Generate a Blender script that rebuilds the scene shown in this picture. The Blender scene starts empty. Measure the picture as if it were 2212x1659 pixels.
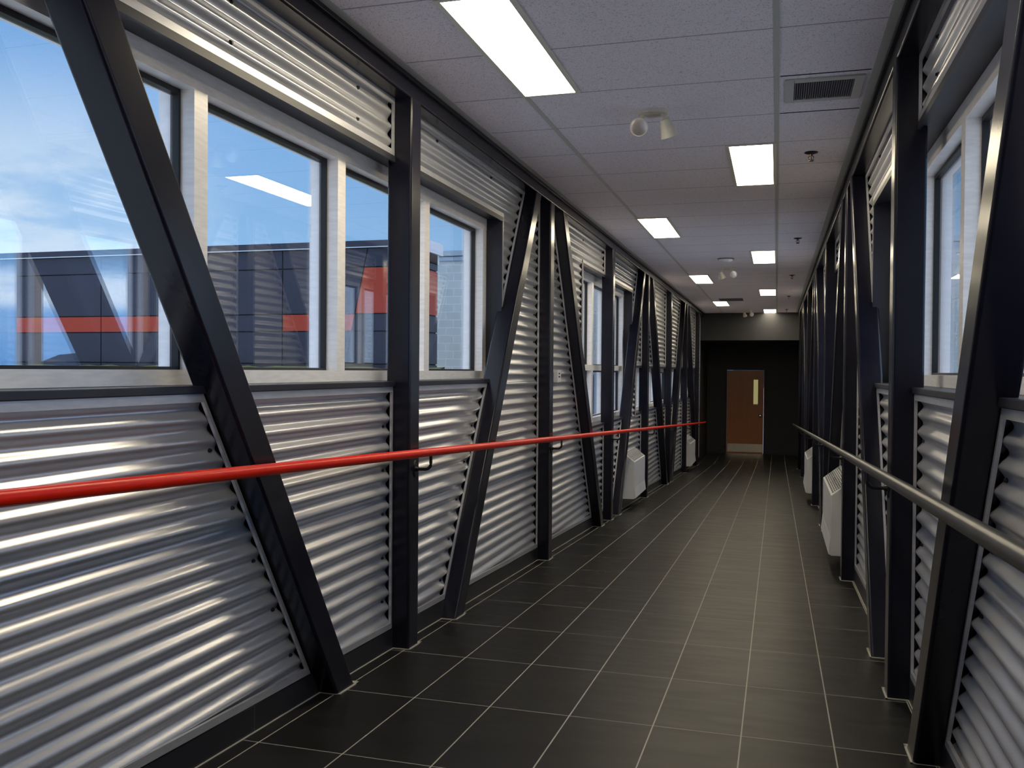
import bpy, math, random
from mathutils import Vector, Matrix, Euler
random.seed(7)
SC = bpy.context.scene
COL = SC.collection
H = 1.129                                   # eye height above the ramp at the camera

# ------------------------------------------------------------------ camera
cam_d = bpy.data.cameras.new('camera'); cam = bpy.data.objects.new('camera', cam_d); COL.objects.link(cam)
rt = Vector((0.95977, 0.28066, 0.00791)); up = Vector((-0.01172, 0.01191, 0.99986)); fw = Vector((-0.28053, 0.95973, -0.01473))
m = Matrix((rt, up, -fw)).transposed().to_4x4(); m.translation = Vector((0, 0, H))
cam.matrix_world = m
cam_d.sensor_fit = 'HORIZONTAL'; cam_d.sensor_width = 36.0
cam_d.lens = 1952.9 / 2212 * 36.0
cam_d.shift_x = -(1107.3 - 1106) / 2212; cam_d.shift_y = (827.8 - 829.5) / 2212
cam_d.clip_start = 0.05; cam_d.clip_end = 3000
SC.camera = cam
SC.view_settings.view_transform = 'Standard'; SC.view_settings.look = 'None'
SC.view_settings.gamma = 1.0; SC.view_settings.exposure = 0.0; SC.view_settings.use_curve_mapping = False
SC.cycles.max_bounces = 10; SC.cycles.diffuse_bounces = 4; SC.cycles.glossy_bounces = 5
SC.cycles.transparent_max_bounces = 24; SC.cycles.sample_clamp_indirect = 6.0

LAMP = 21.0                                  # ceiling fixture diffuser emission
LAMP_COL = (1.0, 0.87, 0.62)

# ------------------------------------------------------------------ node helpers
class NT:
    def __init__(s, tree): s.t = tree; s.n = tree.nodes; s.l = tree.links
    def new(s, typ, **kw):
        n = s.n.new(typ)
        for k, v in kw.items(): setattr(n, k, v)
        return n
    def link(s, a, b): s.l.new(a, b)
    def val(s, sock, v):
        if hasattr(v, 'is_linked') or isinstance(v, bpy.types.NodeSocket): s.link(v, sock)
        else: sock.default_value = v
    def math(s, op, a, b=None, c=None):
        n = s.new('ShaderNodeMath', operation=op)
        s.val(n.inputs[0], a)
        if b is not None: s.val(n.inputs[1], b)
        if c is not None: s.val(n.inputs[2], c)
        return n.outputs[0]
    def mix(s, f, a, b):
        n = s.new('ShaderNodeMix', data_type='RGBA')
        s.val(n.inputs[0], f); s.val(n.inputs[6], a); s.val(n.inputs[7], b)
        return n.outputs[2]
    def ramp(s, f, stops, interp='LINEAR'):
        n = s.new('ShaderNodeValToRGB'); r = n.color_ramp; r.interpolation = interp
        r.elements[0].position = stops[0][0]; r.elements[1].position = stops[1][0]
        r.elements[0].color = stops[0][1]; r.elements[1].color = stops[1][1]
        for p, c in stops[2:]:
            e = r.elements.new(p); e.color = c
        s.val(n.inputs[0], f)
        return n.outputs[0]
    def smooth(s, x, a, b):
        n = s.new('ShaderNodeMapRange', interpolation_type='SMOOTHSTEP')
        s.val(n.inputs[0], x); n.inputs[1].default_value = a; n.inputs[2].default_value = b
        return n.outputs[0]
    def noise(s, vec, scale, detail=3.0, rough=0.55):
        n = s.new('ShaderNodeTexNoise'); s.val(n.inputs['Vector'], vec)
        n.inputs['Scale'].default_value = scale; n.inputs['Detail'].default_value = detail; n.inputs['Roughness'].default_value = rough
        return n.outputs['Fac']
    def mapping(s, vec, scale=(1, 1, 1), loc=(0, 0, 0)):
        n = s.new('ShaderNodeMapping'); s.val(n.inputs['Vector'], vec)
        n.inputs['Scale'].default_value = scale; n.inputs['Location'].default_value = loc
        return n.outputs[0]

def C4(c): return (c[0], c[1], c[2], 1.0)

# ------------------------------------------------------------------ world: evening sky with thin cloud
W = bpy.data.worlds.new('sky'); SC.world = W; W.use_nodes = True
w = NT(W.node_tree); w.n.clear()
tc = w.new('ShaderNodeTexCoord'); sep = w.new('ShaderNodeSeparateXYZ'); w.link(tc.outputs['Generated'], sep.inputs[0])
dx, dy, dz = sep.outputs
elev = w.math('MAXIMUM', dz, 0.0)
grad = w.ramp(elev, [(0.0, C4((0.20, 0.50, 0.98))), (0.60, C4((1.9, 2.1, 2.45))), (0.12, C4((0.42, 0.80, 1.26))), (0.33, C4((0.26, 0.58, 1.08))), (0.42, C4((0.34, 0.66, 1.15))), (1.0, C4((3.0, 3.1, 3.3)))])  # overhead stops, out of view, raised to brighten the ground and ceiling
# puffy haze on the left, projected on a cloud deck
dn = w.math('ADD', elev, 0.16)
cu = w.new('ShaderNodeCombineXYZ'); w.link(w.math('DIVIDE', dx, dn), cu.inputs[0]); w.link(w.math('DIVIDE', dy, dn), cu.inputs[1])
n1 = w.noise(w.mapping(cu.outputs[0], (1.0, 1.0, 1.0), (5.3, 0.4, 0)), 1.3, 7.0, 0.6)
cl1 = w.smooth(n1, 0.40, 0.58)
leftness = w.smooth(dx, -0.52, -0.66)
cl1 = w.math('ADD', w.math('MULTIPLY', cl1, w.math('MULTIPLY_ADD', leftness, 0.50, 0.08)), w.math('MULTIPLY', leftness, 0.26))
low = w.smooth(elev, 0.33, 0.15)
cl1 = w.math('MULTIPLY', cl1, low)
# bright banks of cloud low over the horizon
st = w.mapping(tc.outputs['Generated'], (2.2, 2.2, 16.0), (0.3, 0.8, 0.35))
n2 = w.noise(st, 1.6, 5.0, 0.55)
band = w.math('MULTIPLY', w.smooth(elev, 0.050, 0.068), w.smooth(elev, 0.102, 0.080))
cl2 = w.math('MULTIPLY', w.smooth(n2, 0.22, 0.42), band)
cl2 = w.math('MULTIPLY', cl2, w.smooth(dx, -0.25, 0.25))
cloud = w.math('MINIMUM', w.math('ADD', cl1, cl2), 1.0)
skyc = w.mix(cloud, grad, C4((1.15, 1.3, 1.45)))
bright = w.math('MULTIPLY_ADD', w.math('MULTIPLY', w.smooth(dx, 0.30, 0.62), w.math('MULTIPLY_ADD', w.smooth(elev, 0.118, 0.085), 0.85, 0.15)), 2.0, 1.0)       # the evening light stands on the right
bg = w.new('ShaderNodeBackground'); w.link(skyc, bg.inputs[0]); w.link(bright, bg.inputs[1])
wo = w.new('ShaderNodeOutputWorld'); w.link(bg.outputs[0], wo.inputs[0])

# ------------------------------------------------------------------ materials
MATS = {}
def principled(name, base=(0.5, 0.5, 0.5), rough=0.5, metal=0.0, spec=0.5, coat=0.0):
    mt = bpy.data.materials.new(name); mt.use_nodes = True
    t = NT(mt.node_tree); b = t.n['Principled BSDF']
    b.inputs['Base Color'].default_value = C4(base); b.inputs['Roughness'].default_value = rough
    b.inputs['Metallic'].default_value = metal; b.inputs['Specular IOR Level'].default_value = spec
    b.inputs['Coat Weight'].default_value = coat
    MATS[name] = mt
    return mt, t, b
def objco(t): return t.new('ShaderNodeTexCoord').outputs['Object']
def bump(t, b, h, strength, dist=0.002):
    n = t.new('ShaderNodeBump'); n.inputs['Strength'].default_value = strength; n.inputs['Distance'].default_value = dist
    t.val(n.inputs['Height'], h); t.link(n.outputs[0], b.inputs['Normal'])
def vary(t, b, c1, c2, scale, stretch=(1, 1, 1)):
    f = t.noise(t.mapping(objco(t), stretch), scale, 4.0)
    t.link(t.mix(t.smooth(f, 0.3, 0.7), C4(c1), C4(c2)), b.inputs['Base Color'])
    return f

def steelpaint():
    mt, t, b = principled('painted_steel', (0.012, 0.012, 0.02), 0.3, 0, 0.32)
    f = vary(t, b, (0.008, 0.008, 0.016), (0.011, 0.011, 0.020), 5)
    g = t.noise(objco(t), 90, 3)
    t.link(t.math('MULTIPLY_ADD', f, 0.08, 0.19), b.inputs['Roughness'])
    bump(t, b, g, 0.12, 0.001)
steelpaint()
def galv():
    mt, t, b = principled('galvanised_steel', (0.62, 0.62, 0.64), 0.34, 0.62)
    f = vary(t, b, (0.61, 0.61, 0.65), (0.66, 0.66, 0.69), 5, (1, 0.25, 1))
    t.link(t.math('MULTIPLY_ADD', f, 0.03, 0.29), b.inputs['Roughness'])
galv()
def brushed(name, c, r, metal=1.0):
    mt, t, b = principled(name, c, r, metal)
    vary(t, b, [x * 0.94 for x in c], [min(1, x * 1.05) for x in c], 14, (1, 1, 6))
brushed('aluminium', (0.92, 0.88, 0.86), 0.36, 0.12)
brushed('zinc_trim', (0.56, 0.56, 0.60), 0.36, 0.55)
brushed('stainless', (0.66, 0.62, 0.55), 0.30)
principled('black_rubber', (0.008, 0.008, 0.010), 0.5)
mt, t, b = principled('dark_reveal', (0.016, 0.016, 0.026), 0.42); vary(t, b, (0.014, 0.014, 0.024), (0.020, 0.020, 0.030), 6)
mt, t, b = principled('backing_board', (0.012, 0.012, 0.015), 0.8); vary(t, b, (0.010, 0.010, 0.013), (0.016, 0.015, 0.018), 8)
mt, t, b = principled('red_paint', (0.8, 0.015, 0.002), 0.32, 0, 0.3); vary(t, b, (0.80, 0.014, 0.002), (0.86, 0.020, 0.003), 12)
mt, t, b = principled('grey_rail_paint', (0.035, 0.034, 0.036), 0.32, 0, 0.5); vary(t, b, (0.030, 0.029, 0.031), (0.042, 0.040, 0.041), 12)
principled('black_iron', (0.008, 0.008, 0.012), 0.4)
mt, t, b = principled('end_wall_paint', (0.022, 0.023, 0.028), 0.6); vary(t, b, (0.020, 0.021, 0.027), (0.025, 0.026, 0.031), 4)
mt, t, b = principled('white_enamel', (0.74, 0.74, 0.76), 0.4); vary(t, b, (0.72, 0.72, 0.74), (0.77, 0.77, 0.78), 6)
principled('grille_shadow', (0.05, 0.05, 0.06), 0.7)
principled('vent_dark', (0.16, 0.15, 0.18), 0.6)
mt, t, b = principled('cream_plastic', (0.66, 0.62, 0.52), 0.45); vary(t, b, (0.64, 0.60, 0.50), (0.69, 0.65, 0.56), 15)
principled('lamp_reflector', (0.80, 0.75, 0.75), 0.28, 0.8)
principled('bronze', (0.20, 0.13, 0.07), 0.35, 1.0)
principled('dark_plate', (0.03, 0.025, 0.025), 0.4, 0.6)
principled('caulk', (0.42, 0.40, 0.35), 0.7)
principled('tbar_white', (0.50, 0.50, 0.47), 0.5)
principled('fixture_frame', (0.66, 0.64, 0.56), 0.5)
mt, t, b = principled('door_knob_metal', (0.6, 0.58, 0.55), 0.2, 1.0)

def emis(name, col, strength):
    mt = bpy.data.materials.new(name); mt.use_nodes = True; t = NT(mt.node_tree); t.n.clear()
    e = t.new('ShaderNodeEmission'); e.inputs[0].default_value = C4(col); e.inputs[1].default_value = strength
    o = t.new('ShaderNodeOutputMaterial'); t.link(e.outputs[0], o.inputs[0]); MATS[name] = mt
emis('diffuser', LAMP_COL, LAMP)
emis('lit_room_beyond', (0.62, 0.56, 0.24), 0.45)

def glass():
    mt = bpy.data.materials.new('tinted_glass'); mt.use_nodes = True; t = NT(mt.node_tree); t.n.clear()
    tr = t.new('ShaderNodeBsdfTransparent'); tr.inputs[0].default_value = (0.90, 0.93, 0.96, 1)
    gl = t.new('ShaderNodeBsdfGlossy'); gl.inputs['Roughness'].default_value = 0.0; gl.inputs[0].default_value = (0.95, 0.97, 1, 1)
    lw = t.new('ShaderNodeLayerWeight'); lw.inputs[0].default_value = 0.5
    f = t.math('MULTIPLY_ADD', t.math('POWER', lw.outputs['Facing'], 5.0), 0.80, 0.17)
    mx = t.new('ShaderNodeMixShader'); t.link(f, mx.inputs[0]); t.link(tr.outputs[0], mx.inputs[1]); t.link(gl.outputs[0], mx.inputs[2])
    o = t.new('ShaderNodeOutputMaterial'); t.link(mx.outputs[0], o.inputs[0]); MATS['tinted_glass'] = mt
glass()

def grid_line(t, x, origin, pitch, width):
    f = t.math('FRACT', t.math('ADD', t.math('DIVIDE', t.math('SUBTRACT', x, origin), pitch), 0.5))
    d = t.math('ABSOLUTE', t.math('SUBTRACT', f, 0.5))
    return t.math('LESS_THAN', d, width / 2 / pitch)
def floor_mat():
    mt, t, b = principled('floor_tile', (0.03, 0.03, 0.03), 0.4, 0, 0.19)
    co = objco(t); s = t.new('ShaderNodeSeparateXYZ'); t.link(co, s.inputs[0]); x, y, z = s.outputs
    lx = grid_line(t, x, 0.202, 0.308, 0.0048); ly = grid_line(t, y, 2.644, 0.607, 0.0056)
    ix = t.math('FLOOR', t.math('DIVIDE', t.math('SUBTRACT', x, 0.202), 0.308)); iy = t.math('FLOOR', t.math('DIVIDE', t.math('SUBTRACT', y, 2.644), 0.607))
    ci = t.new('ShaderNodeCombineXYZ'); t.link(ix, ci.inputs[0]); t.link(iy, ci.inputs[1])
    wn = t.new('ShaderNodeTexWhiteNoise'); t.link(ci.outputs[0], wn.inputs['Vector'])
    n = t.noise(t.mapping(co, (2.2, 9.0, 1.0)), 1.6, 6.0, 0.6); n2 = t.noise(t.mapping(co, (4, 26, 1)), 1.0, 4.0)
    v = t.math('ADD', t.math('MULTIPLY_ADD', n, 0.011, 0.003), t.math('MULTIPLY_ADD', wn.outputs[0], 0.004, 0.0))
    v = t.math('ADD', v, t.math('MULTIPLY', n2, 0.003))
    cc = t.new('ShaderNodeCombineColor'); t.link(v, cc.inputs[0]); t.link(t.math('MULTIPLY', v, 1.0), cc.inputs[1]); t.link(t.math('MULTIPLY', v, 1.06), cc.inputs[2])
    c = t.mix(ly, cc.outputs[0], C4((0.22, 0.215, 0.195))); c = t.mix(lx, c, C4((0.36, 0.35, 0.31)))
    t.link(c, b.inputs['Base Color'])
    line = t.math('MAXIMUM', lx, ly)
    r = t.math('MULTIPLY_ADD', n, 0.22, 0.28); t.link(t.math('MAXIMUM', r, t.math('MULTIPLY', line, 0.8)), b.inputs['Roughness'])
    bump(t, b, t.math('SUBTRACT', t.math('MULTIPLY', n2, 0.10), line), 0.25, 0.002)
floor_mat()
def base_mat():
    mt, t, b = principled('base_tile', (0.016, 0.016, 0.022), 0.35, 0, 0.5)
    co = objco(t); s = t.new('ShaderNodeSeparateXYZ'); t.link(co, s.inputs[0])
    ly = grid_line(t, s.outputs[1], 2.72, 0.607, 0.004)
    n = t.noise(co, 3, 4); c0 = t.mix(n, C4((0.013, 0.013, 0.018)), C4((0.022, 0.021, 0.028)))
    t.link(t.mix(ly, c0, C4((0.09, 0.085, 0.08))), b.inputs['Base Color'])
base_mat()
def ceil_mat():
    mt, t, b = principled('ceiling_tile', (0.5, 0.48, 0.5), 0.9, 0, 0.2)
    co = objco(t); s = t.new('ShaderNodeSeparateXYZ'); t.link(co, s.inputs[0]); x, y, z = s.outputs
    ly = grid_line(t, y, 3.694, 0.6096, 0.0045); lh = grid_line(t, y, 3.7005, 0.6096, 0.006)
    n = t.noise(co, 170.0, 2.0, 0.6); sp = t.smooth(n, 0.58, 0.66)
    n3 = t.noise(co, 45.0, 3.0, 0.7); sp2 = t.smooth(n3, 0.62, 0.68)
    big = t.noise(co, 1.2, 2)
    c0 = t.mix(big, C4((0.78, 0.725, 0.79)), C4((0.83, 0.78, 0.83)))
    c = t.mix(t.math('MULTIPLY', sp, 0.62), c0, C4((0.20, 0.18, 0.21)))
    c = t.mix(t.math('MULTIPLY', sp2, 0.30), c, C4((0.22, 0.20, 0.22)))
    c = t.mix(t.math('MULTIPLY', lh, 0.35), c, C4((0.30, 0.29, 0.30)))
    c = t.mix(ly, c, C4((0.13, 0.12, 0.125)))
    t.link(c, b.inputs['Base Color']); bump(t, b, t.math('SUBTRACT', 1.0, sp), 0.4, 0.002)
ceil_mat()
def wood_mat():
    mt, t, b = principled('door_veneer', (0.2, 0.08, 0.04), 0.35)
    co = objco(t); n = t.noise(t.mapping(co, (14, 14, 1.0)), 1.3, 5.0, 0.6)
    t.link(t.mix(n, C4((0.34, 0.125, 0.052)), C4((0.50, 0.20, 0.085))), b.inputs['Base Color'])
wood_mat()
def block_mat():
    mt, t, b = principled('concrete_block', (0.6, 0.65, 0.66), 0.9)
    co = objco(t); s = t.new('ShaderNodeSeparateXYZ'); t.link(co, s.inputs[0]); c = t.new('ShaderNodeCombineXYZ')
    t.link(t.math('ADD', s.outputs[0], s.outputs[1]), c.inputs[0]); t.link(s.outputs[2], c.inputs[1])
    br = t.new('ShaderNodeTexBrick'); t.link(c.outputs[0], br.inputs['Vector']); br.offset = 0.5
    br.inputs['Scale'].default_value = 1.0; br.inputs['Brick Width'].default_value = 0.4; br.inputs['Row Height'].default_value = 0.2
    br.inputs['Mortar Size'].default_value = 0.009; br.inputs['Mortar Smooth'].default_value = 0.1; br.inputs['Bias'].default_value = 0.0
    br.inputs['Color1'].default_value = (0.70, 0.74, 0.72, 1); br.inputs['Color2'].default_value = (0.76, 0.80, 0.78, 1); br.inputs['Mortar'].default_value = (0.93, 0.95, 0.93, 1)
    t.link(br.outputs['Color'], b.inputs['Base Color'])
block_mat()
mt, t, b = principled('charcoal_cladding', (0.05, 0.05, 0.07), 0.4); vary(t, b, (0.024, 0.025, 0.046), (0.030, 0.030, 0.053), 0.8)
principled('cladding_joint', (0.008, 0.008, 0.012), 0.7)
principled('orange_cladding', (0.42, 0.040, 0.010), 0.45)
principled('white_coping', (0.78, 0.76, 0.78), 0.5)
principled('flashing', (0.75, 0.76, 0.80), 0.3, 0.4)
mt, t, b = principled('dark_window', (0.02, 0.03, 0.05), 0.1); 
principled('pale_blue_frame', (0.45, 0.58, 0.68), 0.5)
mt, t, b = principled('grass', (0.10, 0.13, 0.04), 0.95); vary(t, b, (0.08, 0.10, 0.035), (0.16, 0.18, 0.06), 6)
mt, t, b = principled('bounce_ground', (0.5, 0.5, 0.5), 0.95); vary(t, b, (0.52, 0.52, 0.52), (0.64, 0.63, 0.62), 0.4)  # unseen ground, paled to bounce daylight up onto the ceiling
mt, t, b = principled('hazy_woods', (0.05, 0.09, 0.14), 0.95); vary(t, b, (0.04, 0.08, 0.13), (0.08, 0.12, 0.17), 0.08)  # blue of distant haze painted into the woods' base colour

# ------------------------------------------------------------------ mesh builder
WL = {}
class MB:
    def __init__(s): s.v = []; s.f = []
    def quad(s, *p):
        n = len(s.v); s.v += [tuple(q) for q in p]; s.f.append(tuple(range(n, n + len(p))))
    def box(s, x0, x1, y0, y1, z0, z1):
        x0, x1 = min(x0, x1), max(x0, x1); y0, y1 = min(y0, y1), max(y0, y1); z0, z1 = min(z0, z1), max(z0, z1)
        n = len(s.v)
        s.v += [(x0, y0, z0), (x1, y0, z0), (x1, y1, z0), (x0, y1, z0), (x0, y0, z1), (x1, y0, z1), (x1, y1, z1), (x0, y1, z1)]
        s.f += [tuple(n + i for i in q) for q in ((0, 3, 2, 1), (4, 5, 6, 7), (0, 1, 5, 4), (1, 2, 6, 5), (2, 3, 7, 6), (3, 0, 4, 7))]
    def hexa(s, bot, top):                  # two matching loops, same winding
        n = len(s.v); k = len(bot); s.v += [tuple(q) for q in bot] + [tuple(q) for q in top]
        s.f.append(tuple(n + i for i in reversed(range(k)))); s.f.append(tuple(n + k + i for i in range(k)))
        for i in range(k):
            j = (i + 1) % k; s.f.append((n + i, n + j, n + k + j, n + k + i))
    def tube(s, pts, r, seg=12, cap=True):
        pts = [Vector(p) for p in pts]; rings = []
        for i, p in enumerate(pts):
            a = pts[max(0, i - 1)]; b = pts[min(len(pts) - 1, i + 1)]; d = (b - a).normalized()
            u = d.cross(Vector((0, 0, 1)))
            if u.length < 0.1: u = d.cross(Vector((0, 1, 0)))
            u.normalize(); v = d.cross(u)
            rr = r[i] if isinstance(r, (list, tuple)) else r
            n = len(s.v); rings.append(n)
            s.v += [tuple(p + u * math.cos(2 * math.pi * k / seg) * rr + v * math.sin(2 * math.pi * k / seg) * rr) for k in range(seg)]
        for a, b in zip(rings, rings[1:]):
            for k in range(seg): s.f.append((a + k, a + (k + 1) % seg, b + (k + 1) % seg, b + k))
        if cap: s.f.append(tuple(rings[0] + k for k in reversed(range(seg)))); s.f.append(tuple(rings[-1] + k for k in range(seg)))
    def build(s, name, mat, parent=None, origin=None, smooth=None, weld=False):
        me = bpy.data.meshes.new(name)
        o = bpy.data.objects.new(name, me); COL.objects.link(o)
        if parent is not None: o.parent = parent; org = WL[parent]
        else: org = Vector(origin) if origin is not None else Vector((0, 0, 0)); o.location = org
        WL[o] = org
        me.from_pydata([(v[0] - org.x, v[1] - org.y, v[2] - org.z) for v in s.v], [], s.f); me.update()
        import bmesh
        bm = bmesh.new(); bm.from_mesh(me)
        if weld: bmesh.ops.remove_doubles(bm, verts=bm.verts, dist=0.0004)
        bmesh.ops.recalc_face_normals(bm, faces=bm.faces); bm.to_mesh(me); bm.free()
        me.materials.append(MATS[mat])
        if smooth is not None: me.shade_smooth(); me.set_sharp_from_angle(angle=math.radians(smooth))
        return o
def bevel(o, w, seg=2):
    md = o.modifiers.new('bevel', 'BEVEL'); md.width = w; md.segments = seg; md.limit_method = 'ANGLE'; md.angle_limit = math.radians(40)
    return o
def wn(o):
    md = o.modifiers.new('normals', 'WEIGHTED_NORMAL'); md.keep_sharp = True; md.weight = 100
    return o
def tag(o, label=None, cat=None, group=None, kind=None):
    if label: o['label'] = label
    if cat: o['category'] = cat
    if group: o['group'] = group
    if kind: o['kind'] = kind
    return o
def thing(name, loc, label, cat, group=None, kind=None):
    o = bpy.data.objects.new(name, None); o.empty_display_size = 0.1; COL.objects.link(o); o.location = loc; WL[o] = Vector(loc)
    return tag(o, label, cat, group, kind)
def copy_tree(o, parent=None):
    c = o.copy(); COL.objects.link(c)
    if parent is not None: c.parent = parent
    for ch in list(o.children): copy_tree(ch, c)
    return c

# ------------------------------------------------------------------ layout (distances d from the corridor's middle plane)
XC = -0.595
def X(s, d): return XC + s * d                 # s = -1 left wall, +1 right wall
SIDE = {-1: 'left', 1: 'right'}
RAMP_END = 20.8
def F(y): return (-1.129 - 0.0455 * min(y, RAMP_END)) + H     # floor height
CEIL = 1.3437 + H
CH = 1.25 + H                                  # underside of top chord
D_FACE, D_BACK, D_PAN, D_FRAME = 1.035, 1.155, 1.125, 1.225
Y_NEAR, Y_HEAD, Y_END = -1.3, 21.3, 23.7
PITCH = 2.68
P = {k: 3.945 + PITCH * (k - 1) for k in range(0, 8)}
DIAG = [(0, -1), (0, 1), (2, -1), (2, 1), (4, -1), (4, 1), (6, -1), (6, 1)]    # top node, direction of travel
def diag_c(T, sg, z): return P[T] + sg * (0.41 + 0.625 * (CH - z))
ORD = ['', 'first', 'second', 'third', 'fourth', 'fifth', 'sixth', 'seventh', 'eighth']

# ------------------------------------------------------------------ floor, ceiling, walls
fm = MB()
fm.hexa([(X(-1, 1.19), Y_NEAR, F(Y_NEAR) - .15), (X(1, 1.19), Y_NEAR, F(Y_NEAR) - .15), (X(1, 1.19), RAMP_END, F(RAMP_END) - .15), (X(-1, 1.19), RAMP_END, F(RAMP_END) - .15)],
        [(X(-1, 1.19), Y_NEAR, F(Y_NEAR)), (X(1, 1.19), Y_NEAR, F(Y_NEAR)), (X(1, 1.19), RAMP_END, F(RAMP_END)), (X(-1, 1.19), RAMP_END, F(RAMP_END))])
fm.box(X(-1, 1.19), X(1, 1.19), RAMP_END, Y_END + .1, F(RAMP_END) - .15, F(RAMP_END))
tag(fm.build('floor', 'floor_tile'), 'dark grey ceramic tile floor with pale grout sloping away', 'floor', kind='structure')
cm = MB(); cm.box(X(-1, 1.16), X(1, 1.16), Y_NEAR, Y_HEAD + .1, CEIL, CEIL + .05)
ceil_o = cm.build('ceiling', 'ceiling_tile'); tag(ceil_o, 'speckled grey suspended tile ceiling', 'ceiling', kind='structure')
for i, xb in enumerate((-0.017, -1.200)):
    mb = MB(); mb.box(xb - .012, xb + .012, Y_NEAR, Y_HEAD, CEIL - .003, CEIL + .002)
    mb.build('grid_bar', 'tbar_white', ceil_o)
for s in (-1, 1):
    mb = MB(); mb.box(X(s, 0.985), X(s, 1.03), Y_NEAR, Y_HEAD, CEIL - .0025, CEIL + .002)
    mb.build('edge_strip', 'tbar_white', ceil_o)

OPEN = [(-0.47, 5.60, -0.056 + H, 0.975 + H), (8.15, 11.08, -0.535 + H, 0.975 + H), (11.45, 19.93, -0.535 + H, 0.055 + H)]
def wall(s):
    mb = MB(); d0, d1 = 1.165, 1.30; zt = CEIL + .1; zb = F(24) - .15
    ys = sorted({Y_NEAR, Y_HEAD + .05} | {o[0] for o in OPEN} | {o[1] for o in OPEN})
    for a, b in zip(ys, ys[1:]):
        o = [q for q in OPEN if q[0] <= a + 1e-6 and q[1] >= b - 1e-6]
        if o: mb.box(X(s, d0), X(s, d1), a, b, zb, o[0][2] - .03); mb.box(X(s, d0), X(s, d1), a, b, o[0][3] + .02, zt)
        else: mb.box(X(s, d0), X(s, d1), a + .013, b - .013, zb, zt)
    tag(mb.build('wall_' + SIDE[s], 'backing_board'), f'dark backing of the {SIDE[s]} corridor wall', 'wall', kind='structure')
    mb = MB()                                                   # dark tile skirting
    mb.hexa([(X(s, 1.115), Y_NEAR, F(Y_NEAR) - .01), (X(s, 1.165), Y_NEAR, F(Y_NEAR) - .01), (X(s, 1.165), RAMP_END, F(RAMP_END) - .01), (X(s, 1.115), RAMP_END, F(RAMP_END) - .01)],
            [(X(s, 1.115), Y_NEAR, F(Y_NEAR) + .09), (X(s, 1.165), Y_NEAR, F(Y_NEAR) + .09), (X(s, 1.165), RAMP_END, F(RAMP_END) + .09), (X(s, 1.115), RAMP_END, F(RAMP_END) + .09)])
    mb.box(X(s, 1.115), X(s, 1.165), RAMP_END, Y_HEAD, F(30) - .01, F(30) + .09)
    bb = mb.build('baseboard_' + SIDE[s], 'base_tile'); tag(bb, f'black tile baseboard along the {SIDE[s]} wall', 'baseboard', kind='structure')
    cb = MB()
    cb.hexa([(X(s, 1.1105), Y_NEAR, F(Y_NEAR)), (X(s, 1.115), Y_NEAR, F(Y_NEAR)), (X(s, 1.115), RAMP_END, F(RAMP_END)), (X(s, 1.1105), RAMP_END, F(RAMP_END))],
            [(X(s, 1.1105), Y_NEAR, F(Y_NEAR) + .003), (X(s, 1.115), Y_NEAR, F(Y_NEAR) + .003), (X(s, 1.115), RAMP_END, F(RAMP_END) + .003), (X(s, 1.1105), RAMP_END, F(RAMP_END) + .003)])
    cb.build('grout_joint', 'caulk', bb)
    mb = MB(); mb.box(X(s, 1.022), X(s, 1.036), Y_NEAR, Y_HEAD, CEIL - .022, CEIL)
    tag(bevel(mb.build('trim_1' if s < 0 else 'trim_2', 'painted_steel'), .003), f'thin dark angle trim where the ceiling meets the {SIDE[s]} beam', 'trim', kind='structure')
wall(-1); wall(1)
mb = MB(); mb.box(X(-1, 1.3), X(1, 1.3), Y_NEAR - .1, Y_NEAR, F(0) - .2, CEIL + .1)  # added end wall, out of view, keeps sky light from flooding in
tag(mb.build('wall_near', 'end_wall_paint'), 'unseen dark wall added behind the viewer to keep out sky light', 'wall', kind='structure')
# far end: header, lobby side walls, lobby ceiling and end wall
mb = MB(); mb.box(X(-1, 1.16), X(1, 1.16), Y_HEAD, Y_HEAD + .12, 0.716 + H, CEIL + .1)
tag(bevel(mb.build('wall_header', 'end_wall_paint'), .004), 'dark grey header wall above the lobby opening', 'wall', kind='structure')
mb = MB(); mb.box(X(-1, 1.16), X(1, 1.16), Y_HEAD + .12, Y_END, 0.716 + H, 0.80 + H)
tag(mb.build('ceiling_lobby', 'end_wall_paint'), 'dark lobby ceiling behind the header', 'ceiling', kind='structure')
for s in (-1, 1):
    mb = MB(); mb.box(X(s, 1.12), X(s, 1.30), Y_HEAD + .06, Y_END + .1, F(30) - .1, 0.8 + H)
    tag(mb.build('wall_lobby_' + SIDE[s], 'end_wall_paint'), f'dark {SIDE[s]} side wall of the end lobby', 'wall', kind='structure')
DX0, DX1, DZ0, DZ1 = -1.218, -0.318, F(30) + .005, 0.035 + H
mb = MB()
mb.box(X(-1, 1.14), DX0 - .05, Y_END, Y_END + .15, F(30) - .1, 0.8 + H); mb.box(DX1 + .05, X(1, 1.14), Y_END, Y_END + .15, F(30) - .1, 0.8 + H)
mb.box(DX0 - .05, DX1 + .05, Y_END, Y_END + .15, DZ1 + .05, 0.8 + H)
tag(mb.build('wall_far', 'end_wall_paint'), 'dark charcoal end wall around the wooden door', 'wall', kind='structure')
for i, (a, b) in enumerate(((X(-1, 1.12), DX0 - .06), (DX1 + .06, X(1, 1.12)))):
    mb = MB(); mb.box(a, b, Y_END - .015, Y_END, F(30), F(30) + .10)
    tag(mb.build(f'baseboard_far_{"left" if i == 0 else "right"}', 'base_tile'), f'black baseboard {"left" if i == 0 else "right"} of the door', 'baseboard', kind='structure')

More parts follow.
